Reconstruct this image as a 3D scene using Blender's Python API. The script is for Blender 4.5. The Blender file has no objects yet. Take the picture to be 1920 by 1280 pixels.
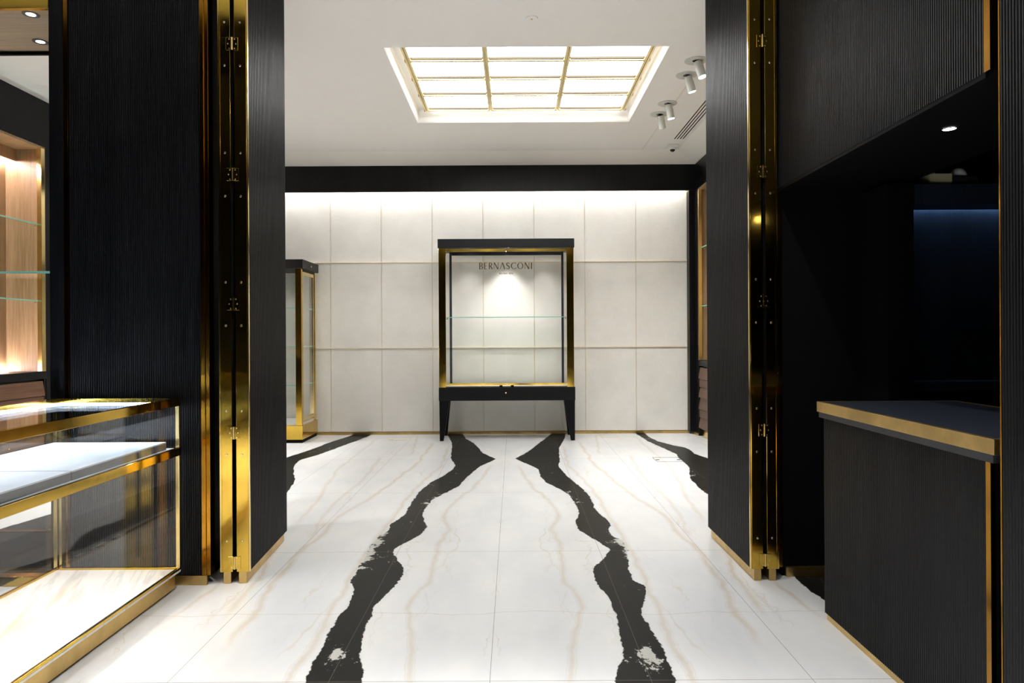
import bpy, math, random
from mathutils import Vector, Matrix
random.seed(7)
PI = math.pi
sc = bpy.context.scene
COL = sc.collection

# ------------------------------------------------------------------ camera
cd = bpy.data.cameras.new('camera'); cam = bpy.data.objects.new('camera', cd); COL.objects.link(cam)
cd.sensor_width = 36; cd.lens = 24; cd.clip_start = .05
cd.shift_x = -3/1920; cd.shift_y = -10.5/1920
cam.location = (0, 0, 1.25)
cam.rotation_euler = (Matrix.Rotation(PI/2, 3, 'X') @ Matrix.Rotation(-.0055, 3, 'Z')).to_euler()
sc.camera = cam
sc.view_settings.view_transform = 'Standard'; sc.view_settings.look = 'None'
sc.view_settings.gamma = 1; sc.view_settings.use_curve_mapping = False
sc.view_settings.exposure = 0.93
sc.cycles.use_denoising = True
sc.cycles.max_bounces = 12; sc.cycles.transparent_max_bounces = 24
sc.cycles.sample_clamp_indirect = 6
wd = bpy.data.worlds.new('world'); sc.world = wd; wd.use_nodes = True
wd.node_tree.nodes['Background'].inputs[0].default_value = (.02, .02, .022, 1)
wd.node_tree.nodes['Background'].inputs[1].default_value = .3

# light strengths
SKY = 5.2        # luminous ceiling panel
COVE = 58.0       # wall washer hidden behind the rear header
DOWN = 60.0      # added unseen ceiling lamps, front room and left rear, for bounce
CASE = 55.0      # strips in the display case

# ------------------------------------------------------------------ material helpers
def new_mat(name):
    m = bpy.data.materials.new(name); m.use_nodes = True
    nt = m.node_tree; b = nt.nodes['Principled BSDF']
    return m, nt, b
def nd(nt, typ, **kw):
    n = nt.nodes.new(typ)
    for k, v in kw.items():
        if k.startswith('i_'):
            key = k[2:]; key = int(key) if key.isdigit() else key.replace('_', ' ')
            n.inputs[key].default_value = v
        else: setattr(n, k, v)
    return n
def mth(nt, op, a, b=None, c=None, clamp=False):
    n = nt.nodes.new('ShaderNodeMath'); n.operation = op; n.use_clamp = clamp
    for i, x in enumerate((a, b, c)):
        if x is None: continue
        if isinstance(x, (int, float)): n.inputs[i].default_value = x
        else: nt.links.new(x, n.inputs[i])
    return n.outputs[0]
def mixc(nt, f, a, b):
    n = nt.nodes.new('ShaderNodeMix'); n.data_type = 'RGBA'
    for i, x in ((0, f), (6, a), (7, b)):
        if isinstance(x, (int, float)): n.inputs[i].default_value = x
        elif isinstance(x, tuple): n.inputs[i].default_value = (*x, 1)
        else: nt.links.new(x, n.inputs[i])
    return n.outputs[2]
def sstep(nt, x, lo, hi):
    n = nt.nodes.new('ShaderNodeMapRange'); n.interpolation_type = 'SMOOTHSTEP'
    nt.links.new(x, n.inputs[0]); n.inputs[1].default_value = lo; n.inputs[2].default_value = hi
    return n.outputs[0]
def noise(nt, vec, scale, detail=3, rough=.5, sx=1, sy=1, sz=1):
    mp = nd(nt, 'ShaderNodeMapping'); mp.inputs['Scale'].default_value = (sx, sy, sz)
    nt.links.new(vec, mp.inputs[0])
    n = nd(nt, 'ShaderNodeTexNoise'); n.inputs['Scale'].default_value = scale
    n.inputs['Detail'].default_value = detail; n.inputs['Roughness'].default_value = rough
    nt.links.new(mp.outputs[0], n.inputs['Vector'])
    return n.outputs['Fac']
def coords(nt):
    return nd(nt, 'ShaderNodeTexCoord').outputs['Object']
def ramp(nt, f, c0, c1, p0=0., p1=1.):
    n = nd(nt, 'ShaderNodeValToRGB'); e = n.color_ramp.elements
    e[0].position = p0; e[1].position = p1; e[0].color = (*c0, 1); e[1].color = (*c1, 1)
    nt.links.new(f, n.inputs[0]); return n.outputs[0]
def bump(nt, b, h, strength, dist):
    n = nd(nt, 'ShaderNodeBump'); n.inputs['Strength'].default_value = strength; n.inputs['Distance'].default_value = dist
    nt.links.new(h, n.inputs['Height']); nt.links.new(n.outputs[0], b.inputs['Normal'])

def plain(name, col, rough=.5, metal=0., spec=.5, var=.05):
    m, nt, b = new_mat(name)
    b.inputs['Base Color'].default_value = (*col, 1); b.inputs['Roughness'].default_value = rough
    b.inputs['Metallic'].default_value = metal; b.inputs['Specular IOR Level'].default_value = spec
    v = coords(nt); f = noise(nt, v, 9, 3)
    c = ramp(nt, f, tuple(x*(1-var) for x in col), tuple(min(1, x*(1+var)) for x in col), .3, .7)
    nt.links.new(c, b.inputs['Base Color'])
    return m
def emit(name, col, s):
    m = bpy.data.materials.new(name); m.use_nodes = True; nt = m.node_tree; nt.nodes.clear()
    e = nd(nt, 'ShaderNodeEmission'); e.inputs[0].default_value = (*col, 1); e.inputs[1].default_value = s
    o = nd(nt, 'ShaderNodeOutputMaterial'); nt.links.new(e.outputs[0], o.inputs[0]); return m
def wood(name, dark, light, rough, axis='Z', scale=1., bs=.3, spec=.5):
    m, nt, b = new_mat(name); v = coords(nt)
    s = {'Z': (22, 22, 1.1), 'Y': (22, 1.1, 22), 'X': (1.1, 22, 22)}[axis]
    f = noise(nt, v, 3*scale, 6, .65, *s)
    f2 = noise(nt, v, .9*scale, 3, .5, *[x*.35 for x in s])
    c = ramp(nt, mth(nt, 'ADD', mth(nt, 'MULTIPLY', f, .6), mth(nt, 'MULTIPLY', f2, .4)), dark, light, .35, .65)
    nt.links.new(c, b.inputs['Base Color'])
    b.inputs['Specular IOR Level'].default_value = spec
    nt.links.new(mth(nt, 'ADD', mth(nt, 'MULTIPLY', f, .25), rough-.12), b.inputs['Roughness'])
    bump(nt, b, noise(nt, v, 9*scale, 4, .7, *s), bs, .002)
    return m
def brass(name, col, rough, patina=.5):
    m, nt, b = new_mat(name); v = coords(nt)
    b.inputs['Metallic'].default_value = 1
    f = noise(nt, v, 5, 5, .6)
    g = noise(nt, v, 26, 4, .6)
    c = ramp(nt, f, tuple(x*(1-.35*patina) for x in col), col, .38, .6)
    nt.links.new(c, b.inputs['Base Color'])
    r = mth(nt, 'ADD', mth(nt, 'MULTIPLY', g, .22*patina), rough)
    nt.links.new(r, b.inputs['Roughness'])
    bump(nt, b, noise(nt, v, 2.2, 2), .10, .01)
    return m
def glass(name, tint=(.997, .999, .998), ior=1.5, rough=0.0):
    m = bpy.data.materials.new(name); m.use_nodes = True; nt = m.node_tree; nt.nodes.clear()
    t = nd(nt, 'ShaderNodeBsdfTransparent'); t.inputs[0].default_value = (*tint, 1)
    g = nd(nt, 'ShaderNodeBsdfGlossy'); g.inputs['Roughness'].default_value = rough; g.inputs[0].default_value = (1, 1, 1, 1)
    lw = nd(nt, 'ShaderNodeLayerWeight'); lw.inputs['Blend'].default_value = .5
    fr = mth(nt, 'MULTIPLY_ADD', mth(nt, 'POWER', lw.outputs['Facing'], 5.), .96, ((ior-1)/(ior+1))**2)
    x = nd(nt, 'ShaderNodeMixShader'); o = nd(nt, 'ShaderNodeOutputMaterial')
    nt.links.new(fr, x.inputs[0]); nt.links.new(t.outputs[0], x.inputs[1]); nt.links.new(g.outputs[0], x.inputs[2])
    nt.links.new(x.outputs[0], o.inputs[0]); return m

# ------------------------------------------------------------------ marble
V_LV_A = [(0.8, -0.5), (1.6, -0.66), (2.2, -0.6), (2.47, -0.769), (2.5, -0.769), (2.55, -0.77), (2.59, -0.775), (2.66, -0.778), (2.73, -0.78), (2.84, -0.784), (2.97, -0.789), (3.06, -0.786), (3.15, -0.776), (3.27, -0.784), (3.38, -0.802), (3.51, -0.843), (3.64, -0.843), (3.74, -0.857), (3.82, -0.847), (3.95, -0.86), (4.01, -0.864), (4.17, -0.86), (4.3, -0.848), (4.42, -0.81), (4.54, -0.832), (4.7, -0.788), (4.81, -0.77), (4.98, -0.775), (5.23, -0.774), (5.51, -0.765), (5.7, -0.739), (5.91, -0.702), (6.13, -0.634), (6.36, -0.59), (6.57, -0.569), (6.73, -0.593), (6.96, -0.647), (7.33, -0.677), (7.68, -0.699), (8.05, -0.737), (8.3, -0.785), (8.69, -0.848)]
V_LV_B = [(0.8, -0.3), (1.6, -0.38), (2.2, -0.34), (2.47, -0.553), (2.5, -0.558), (2.55, -0.562), (2.59, -0.574), (2.66, -0.609), (2.73, -0.619), (2.84, -0.634), (2.97, -0.645), (3.05, -0.645), (3.15, -0.653), (3.27, -0.631), (3.38, -0.61), (3.51, -0.591), (3.63, -0.587), (3.73, -0.611), (3.82, -0.66), (3.95, -0.706), (4.01, -0.719), (4.17, -0.65), (4.3, -0.598), (4.41, -0.577), (4.54, -0.587), (4.69, -0.623), (4.8, -0.649), (4.98, -0.645), (5.23, -0.63), (5.51, -0.528), (5.7, -0.459), (5.9, -0.44), (6.12, -0.409), (6.36, -0.366), (6.56, -0.328), (6.72, -0.264), (6.94, -0.183), (7.32, -0.343), (7.67, -0.405), (8.04, -0.486), (8.29, -0.577), (8.68, -0.651)]
V_RV_A = [(0.8, 0.1), (1.6, 0.2), (2.2, 0.18), (2.46, 0.367), (2.5, 0.371), (2.55, 0.381), (2.6, 0.4), (2.63, 0.419), (2.72, 0.426), (2.83, 0.437), (2.93, 0.444), (2.99, 0.447), (3.04, 0.448), (3.13, 0.451), (3.23, 0.45), (3.31, 0.441), (3.39, 0.416), (3.49, 0.41), (3.62, 0.415), (3.7, 0.432), (3.8, 0.485), (3.91, 0.528), (3.99, 0.561), (4.15, 0.498), (4.26, 0.459), (4.39, 0.414), (4.52, 0.402), (4.67, 0.426), (4.78, 0.451), (4.95, 0.46), (5.14, 0.446), (5.38, 0.426), (5.6, 0.358), (5.8, 0.274), (6.06, 0.231), (6.39, 0.225), (6.6, 0.152), (6.82, 0.063), (6.96, 0.007), (7.24, 0.112), (7.64, 0.212), (8.26, 0.368), (8.75, 0.484)]
V_RV_B = [(0.8, 0.45), (1.6, 0.5), (2.2, 0.46), (2.45, 0.576), (2.5, 0.581), (2.54, 0.582), (2.59, 0.586), (2.63, 0.585), (2.71, 0.588), (2.83, 0.583), (2.93, 0.575), (2.99, 0.567), (3.04, 0.568), (3.13, 0.579), (3.23, 0.613), (3.31, 0.633), (3.39, 0.652), (3.49, 0.604), (3.61, 0.607), (3.7, 0.614), (3.8, 0.635), (3.91, 0.636), (3.98, 0.666), (4.14, 0.662), (4.25, 0.615), (4.39, 0.594), (4.51, 0.639), (4.67, 0.625), (4.78, 0.596), (4.95, 0.58), (5.14, 0.587), (5.37, 0.581), (5.59, 0.554), (5.79, 0.521), (6.05, 0.471), (6.38, 0.439), (6.59, 0.423), (6.81, 0.458), (6.95, 0.461), (7.23, 0.476), (7.63, 0.503), (8.25, 0.607), (8.74, 0.662)]
V_RO_A = [(1.0, 1.5), (2.5, 1.6), (3.1, 1.47), (3.3, 1.44), (3.55, 1.44), (3.9, 1.55), (4.4, 1.66), (4.9, 1.62), (5.39, 1.512), (5.61, 1.506), (5.94, 1.531), (6.16, 1.579), (6.4, 1.641), (6.66, 1.668), (6.95, 1.676), (7.19, 1.702), (7.39, 1.67), (7.6, 1.636), (7.74, 1.62), (8.05, 1.575), (8.38, 1.563), (8.71, 1.544), (8.9, 1.532)]
V_RO_B = [(1.0, 2.1), (3.2, 2.2), (4.2, 2.2), (4.9, 2.1), (5.38, 1.927), (5.6, 1.922), (5.93, 1.935), (6.15, 1.943), (6.39, 1.951), (6.65, 1.96), (6.94, 1.96), (7.19, 1.898), (7.38, 1.916), (7.59, 1.901), (7.74, 1.808), (8.05, 1.696), (8.38, 1.657), (8.7, 1.663), (8.89, 1.672)]
V_LO_A = [(1.0, -3.0), (3.5, -3.2), (4.4, -3.4), (4.9, -3.3), (5.48, -2.34), (5.79, -2.365), (6.04, -2.376), (6.32, -2.408), (6.67, -2.4), (6.95, -2.395), (7.19, -2.345), (7.45, -2.281), (7.73, -2.236), (8.03, -2.2), (8.35, -2.135), (8.61, -2.069), (8.92, -2.036)]
V_LO_B = [(1.0, -2.5), (3.5, -2.6), (4.4, -2.55), (4.9, -2.3), (5.47, -1.821), (5.77, -1.875), (6.03, -1.939), (6.31, -2.042), (6.67, -2.15), (6.95, -2.18), (7.19, -2.091), (7.44, -2.04), (7.72, -1.986), (8.02, -1.928), (8.34, -1.865), (8.6, -1.831), (8.91, -1.816)]
SA = [(2.46, 0.281), (2.67, 0.314), (2.85, 0.347), (3.13, 0.401), (3.28, 0.397), (3.51, 0.338), (3.84, 0.367), (4.15, 0.352), (4.42, 0.335), (4.78, 0.399), (5.21, 0.355), (5.64, 0.24), (6.45, 0.144)]
SB = [(2.45, 0.73), (2.58, 0.747), (2.75, 0.732), (2.99, 0.743), (3.18, 0.745), (3.5, 0.76), (3.91, 0.777), (4.14, 0.756), (4.51, 0.76), (4.95, 0.75), (5.55, 0.729), (6.64, 0.612), (7.63, 0.643)]
SC = [(2.9, 1.078), (3.17, 1.093), (3.5, 1.143), (3.94, 1.155), (4.31, 1.138), (4.71, 1.121), (5.19, 1.036), (5.87, 0.945), (6.86, 0.859), (7.92, 0.858)]
SD = [(4.31, 1.191), (4.76, 1.234), (5.19, 1.257), (6.13, 1.234), (7.08, 1.295), (7.22, 0.987), (8.49, 1.12)]
SE = [(4.71, 1.378), (5.19, 1.414), (5.94, 1.517), (6.61, 1.578), (8.22, 1.588)]
SF = [(3.17, 1.21), (3.59, 1.249), (3.86, 1.285)]
SG = [(3.12, 1.44), (3.27, 1.424), (3.43, 1.41)]
def fcurve(nt, y, pts, lo=0., hi=10., vmin=-4., vmax=4.):
    """a value that follows pts = [(y, x), ...]"""
    mr = nd(nt, 'ShaderNodeMapRange'); nt.links.new(y, mr.inputs[0]); mr.inputs[1].default_value = lo; mr.inputs[2].default_value = hi
    fc = nd(nt, 'ShaderNodeFloatCurve'); cv = fc.mapping.curves[0]
    P = [((a-lo)/(hi-lo), (b-vmin)/(vmax-vmin)) for a, b in pts]
    while len(cv.points) < len(P): cv.points.new(.5, .5)
    for p, (a, b) in zip(cv.points, P): p.location = (a, b); p.handle_type = 'VECTOR'
    fc.mapping.update()
    nt.links.new(mr.outputs[0], fc.inputs['Value'])
    return mth(nt, 'MULTIPLY_ADD', fc.outputs[0], vmax-vmin, vmin)
CX, TW, TY0, TL = -.093, .585, 2.475, 1.49
def marble_floor():
    m, nt, b = new_mat('marble_floor')
    v = coords(nt); sp = nd(nt, 'ShaderNodeSeparateXYZ'); nt.links.new(v, sp.inputs[0]); X, Y = sp.outputs[0], sp.outputs[1]
    dx = mth(nt, 'ABSOLUTE', mth(nt, 'SUBTRACT', X, CX))
    cb = nd(nt, 'ShaderNodeCombineXYZ'); nt.links.new(dx, cb.inputs[0]); nt.links.new(Y, cb.inputs[1]); mv = cb.outputs[0]
    n1 = noise(nt, mv, 9, 5, .62); n2 = noise(nt, mv, 42, 3, .6)
    rag = mth(nt, 'ADD', mth(nt, 'MULTIPLY', mth(nt, 'SUBTRACT', n1, .5), .05), mth(nt, 'MULTIPLY', mth(nt, 'SUBTRACT', n2, .5), .018))
    # white stone: soft grey clouds and beige veins, bookmatched about the centre joint
    cl = noise(nt, mv, 1.6, 5, .6, 1.6, .7, 1)
    base = ramp(nt, cl, (.71, .725, .74), (.81, .81, .80), .33, .62)
    wv = nd(nt, 'ShaderNodeTexNoise'); wv.inputs['Scale'].default_value = 1.3; wv.inputs['Detail'].default_value = 4; nt.links.new(mv, wv.inputs['Vector'])
    warp = mth(nt, 'MULTIPLY', mth(nt, 'SUBTRACT', noise(nt, mv, 3.0, 4, .6), .5), .11)
    beige = None
    for pts, w, k in ((SA, .020, .75), (SB, .022, .8), (SC, .026, .9), (SD, .018, .7), (SE, .020, .7), (SF, .022, .9), (SG, .014, .9)):
        c = fcurve(nt, Y, pts)
        d = mth(nt, 'ABSOLUTE', mth(nt, 'SUBTRACT', mth(nt, 'ADD', dx, warp), c))
        a = mth(nt, 'MULTIPLY', mth(nt, 'SUBTRACT', 1., sstep(nt, d, w*.15, w)), k)
        thin = mth(nt, 'MULTIPLY', mth(nt, 'SUBTRACT', 1., sstep(nt, mth(nt, 'ABSOLUTE', mth(nt, 'SUBTRACT', d, w*.9)), .0, .0045)), .5)
        a = mth(nt, 'MAXIMUM', a, thin)
        g0 = sstep(nt, Y, pts[0][0]-.25, pts[0][0]+.1); g1 = mth(nt, 'SUBTRACT', 1., sstep(nt, Y, pts[-1][0]-.1, pts[-1][0]+.25))
        a = mth(nt, 'MULTIPLY', a, mth(nt, 'MULTIPLY', g0, g1))
        beige = a if beige is None else mth(nt, 'MAXIMUM', beige, a)
    # further drifting hair veins everywhere
    hair = None
    for k_, amp, w_, o_ in ((2.1, .55, .007, .3), (1.3, .8, .004, .1), (3.3, .9, .005, .6)):
        ph = mth(nt, 'ADD', mth(nt, 'MULTIPLY', dx, k_), mth(nt, 'MULTIPLY', noise(nt, mv, 1.1*k_**.3, 5, .6, 1, .5, 1), amp*2))
        ph = mth(nt, 'ABSOLUTE', mth(nt, 'SUBTRACT', mth(nt, 'FRACT', mth(nt, 'ADD', ph, o_)), .5))
        h_ = mth(nt, 'MULTIPLY', mth(nt, 'SUBTRACT', 1., sstep(nt, ph, w_*.3, w_*2.5)), sstep(nt, noise(nt, mv, 2.3, 3, .5, 1, .6, 1), .42, .62))
        hair = h_ if hair is None else mth(nt, 'MAXIMUM', hair, h_)
    hair = mth(nt, 'MULTIPLY', hair, .7)
    strength = mth(nt, 'MULTIPLY', mth(nt, 'MAXIMUM', beige, hair), mth(nt, 'ADD', .35, noise(nt, mv, 5, 4, .7)), clamp=True)
    col = mixc(nt, mth(nt, 'MULTIPLY', strength, .62), base, (.60, .50, .37))
    # crossing crack lines
    c1 = mth(nt, 'ADD', mth(nt, 'MULTIPLY', noise(nt, v, 2.5, 3), .12), 3.02)
    d1 = mth(nt, 'SUBTRACT', 1., sstep(nt, mth(nt, 'ABSOLUTE', mth(nt, 'SUBTRACT', Y, c1)), .0, .006))
    col = mixc(nt, mth(nt, 'MULTIPLY', d1, .4), col, (.5, .42, .33))
    # black veins
    black = None
    for A, B in ((V_LV_A, V_LV_B), (V_RV_A, V_RV_B), (V_RO_A, V_RO_B), (V_LO_A, V_LO_B)):
        l = sstep(nt, mth(nt, 'ADD', mth(nt, 'SUBTRACT', X, fcurve(nt, Y, A)), rag), -.003, .003)
        r = sstep(nt, mth(nt, 'SUBTRACT', mth(nt, 'SUBTRACT', fcurve(nt, Y, B), X), rag), -.003, .003)
        k = mth(nt, 'MULTIPLY', l, r); black = k if black is None else mth(nt, 'MAXIMUM', black, k)
    # white flecks caught in the black, denser on the outer side of each vein
    def win(x_, p_, q_, e_): return mth(nt, 'MULTIPLY', sstep(nt, x_, p_-e_, p_+e_), mth(nt, 'SUBTRACT', 1., sstep(nt, x_, q_-e_, q_+e_)))
    b1 = mth(nt, 'MULTIPLY', mth(nt, 'MULTIPLY', win(Y, 3.68, 4.45, .12), sstep(nt, dx, .66, .745)), .20)
    b2 = mth(nt, 'MULTIPLY', mth(nt, 'MULTIPLY', win(Y, 2.56, 2.76, .06), win(dx, .56, .64, .02)), .17)
    b3 = mth(nt, 'MULTIPLY', mth(nt, 'MULTIPLY', win(Y, 5.0, 5.5, .2), win(dx, .50, .60, .04)), .10)
    boost = mth(nt, 'ADD', b1, mth(nt, 'ADD', b2, b3))
    fl = noise(nt, mv, 15, 6, .72, 1, .7, 1); fa = noise(nt, v, 2.1, 2, .5)
    outer = sstep(nt, dx, .42, .72)
    th = mth(nt, 'ADD', mth(nt, 'ADD', mth(nt, 'MULTIPLY', fa, .36), mth(nt, 'MULTIPLY', outer, .03)), boost)
    fleck = sstep(nt, mth(nt, 'ADD', fl, th), .865, .89)
    streak = mth(nt, 'MULTIPLY', mth(nt, 'SUBTRACT', noise(nt, v, 7, 6, .7, 1.5, .6, 1), .5), .014)
    dk = nd(nt, 'ShaderNodeCombineColor')
    for i, t in enumerate((.013, .0127, .0112)): nt.links.new(mth(nt, 'ADD', streak, t), dk.inputs[i])
    dark = mixc(nt, mth(nt, 'MULTIPLY', fleck, .75), dk.outputs[0], (.72, .71, .66))
    col = mixc(nt, black, col, dark)
    # joints
    fx = mth(nt, 'ABSOLUTE', mth(nt, 'SUBTRACT', mth(nt, 'FRACT', mth(nt, 'DIVIDE', mth(nt, 'SUBTRACT', X, CX-10*TW-TW/2), TW)), .5))
    fy = mth(nt, 'ABSOLUTE', mth(nt, 'SUBTRACT', mth(nt, 'FRACT', mth(nt, 'DIVIDE', mth(nt, 'SUBTRACT', Y, TY0-10*TL-TL/2), TL)), .5))
    jx = mth(nt, 'LESS_THAN', fx, .0011/TW); jy = mth(nt, 'LESS_THAN', fy, .0013/TL)
    j = mth(nt, 'MAXIMUM', jx, jy)
    col = mixc(nt, mth(nt, 'MULTIPLY', j, .75), col, (.16, .13, .10))
    nt.links.new(col, b.inputs['Base Color'])
    nt.links.new(mth(nt, 'ADD', mth(nt, 'MULTIPLY', black, .1), .26), b.inputs['Roughness'])
    nt.links.new(mth(nt, 'MULTIPLY_ADD', black, -.37, .45), b.inputs['Specular IOR Level'])
    return m
def deck_marble():
    m, nt, b = new_mat('deck_marble'); v = coords(nt)
    mp = nd(nt, 'ShaderNodeMapping'); mp.inputs['Rotation'].default_value = (0, 0, -.35); nt.links.new(v, mp.inputs[0])
    q = noise(nt, mp.outputs[0], 1.0, 5, .55, 4, .5, 1)
    c = ramp(nt, q, (.62, .45, .28), (.9, .88, .84), .33, .46)
    g = noise(nt, mp.outputs[0], 1.3, 5, .6, 6, .5, 1)
    gy = mth(nt, 'SUBTRACT', 1., sstep(nt, mth(nt, 'ABSOLUTE', mth(nt, 'SUBTRACT', g, .48)), 0., .035))
    c = mixc(nt, mth(nt, 'MULTIPLY', gy, .5), c, (.6, .59, .60))
    nt.links.new(c, b.inputs['Base Color']); b.inputs['Roughness'].default_value = .2
    return m

M = {}
M['floor'] = marble_floor(); M['deck'] = deck_marble()
M['black'] = wood('black_oak', (.003, .003, .0035), (.009, .009, .010), .34, 'Z', 1.3, .35, .15)
M['black_h'] = wood('black_oak_horizontal', (.003, .003, .0035), (.010, .010, .011), .42, 'X', 1.3, .6, .25)
M['void'] = plain('matt_black_paint', (.002, .002, .0025), .7, 0., .1)
M['brass'] = brass('polished_brass', (.68, .44, .07), .06, .35)
M['brass_d'] = brass('orange_brass', (.42, .20, .02), .10, .4)
M['brass_b'] = brass('bright_brass', (.93, .72, .32), .12, .3)
M['brass_s'] = brass('satin_brass', (.95, .80, .46), .38, .3)
M['brass_o'] = brass('aged_brass', (.72, .50, .19), .26, .8)
M['bronze'] = plain('dark_bronze', (.07, .045, .012), .35)
M['steel'] = plain('screw_steel', (.75, .72, .62), .25, 1.)
M['ceiling'] = plain('cream_ceiling_paint', (.93, .905, .86), .55, var=.006)
M['cornice'] = plain('cream_gloss_cornice', (.91, .88, .81), .35, var=.006)
M['white'] = plain('white_plastic', (.82, .81, .78), .4)
M['fixture'] = plain('grey_white_metal', (.62, .62, .57), .4)
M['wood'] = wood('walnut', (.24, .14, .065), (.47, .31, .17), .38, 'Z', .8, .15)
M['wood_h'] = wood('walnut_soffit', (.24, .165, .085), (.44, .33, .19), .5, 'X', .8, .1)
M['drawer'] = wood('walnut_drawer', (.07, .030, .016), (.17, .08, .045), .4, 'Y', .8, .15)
M['glass'] = glass('clear_glass')
M['edge'] = plain('green_glass_edge', (.30, .68, .58), .15)
M['shelf'] = glass('shelf_glass', (.92, .98, .95))
M['navy'] = plain('navy_leather', (.012, .016, .028), .45)
M['pad'] = plain('white_suede', (.52, .55, .58), .8)
M['padedge'] = plain('grey_pad_edge', (.10, .105, .11), .7)
M['card'] = plain('cream_card', (.55, .50, .30), .7)
M['dark'] = plain('dark_grey', (.02, .022, .028), .5)
M['lens'] = plain('black_lens', (.01, .01, .012), .08)
M['bluewood'] = wood('blue_black_oak', (.006, .010, .018), (.016, .028, .05), .45, 'Z', 1.5, .6)
def fabric():
    m, nt, b = new_mat('cream_wall_fabric'); v = coords(nt)
    f = noise(nt, v, 60, 4, .7, 1, 1, 3.2); g = noise(nt, v, 3, 4, .6)
    c = ramp(nt, mth(nt, 'ADD', mth(nt, 'MULTIPLY', f, .5), mth(nt, 'MULTIPLY', g, .5)), (.75, .73, .675), (.85, .83, .775), .35, .65)
    nt.links.new(c, b.inputs['Base Color']); b.inputs['Roughness'].default_value = .85
    bump(nt, b, f, .5, .004); return m
M['fabric'] = fabric()
M['bead'] = plain('cream_bead', (.74, .66, .52), .5)
M['sky'] = emit('luminous_panel', (.97, .985, 1.), SKY)
M['cove'] = emit('cove_strip', (1., .985, .96), COVE)
M['caseled'] = emit('case_led', (.62, .78, 1.), CASE)
M['deckled'] = emit('deck_led', (1., .97, .93), 42)
M['pinkled'] = emit('niche_led', (1., .91, .96), 85)
M['lamp'] = emit('lamp_disc', (1., .97, .93), 30)
M['blueled'] = emit('blue_led', (.35, .6, 1.), 9.)

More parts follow.
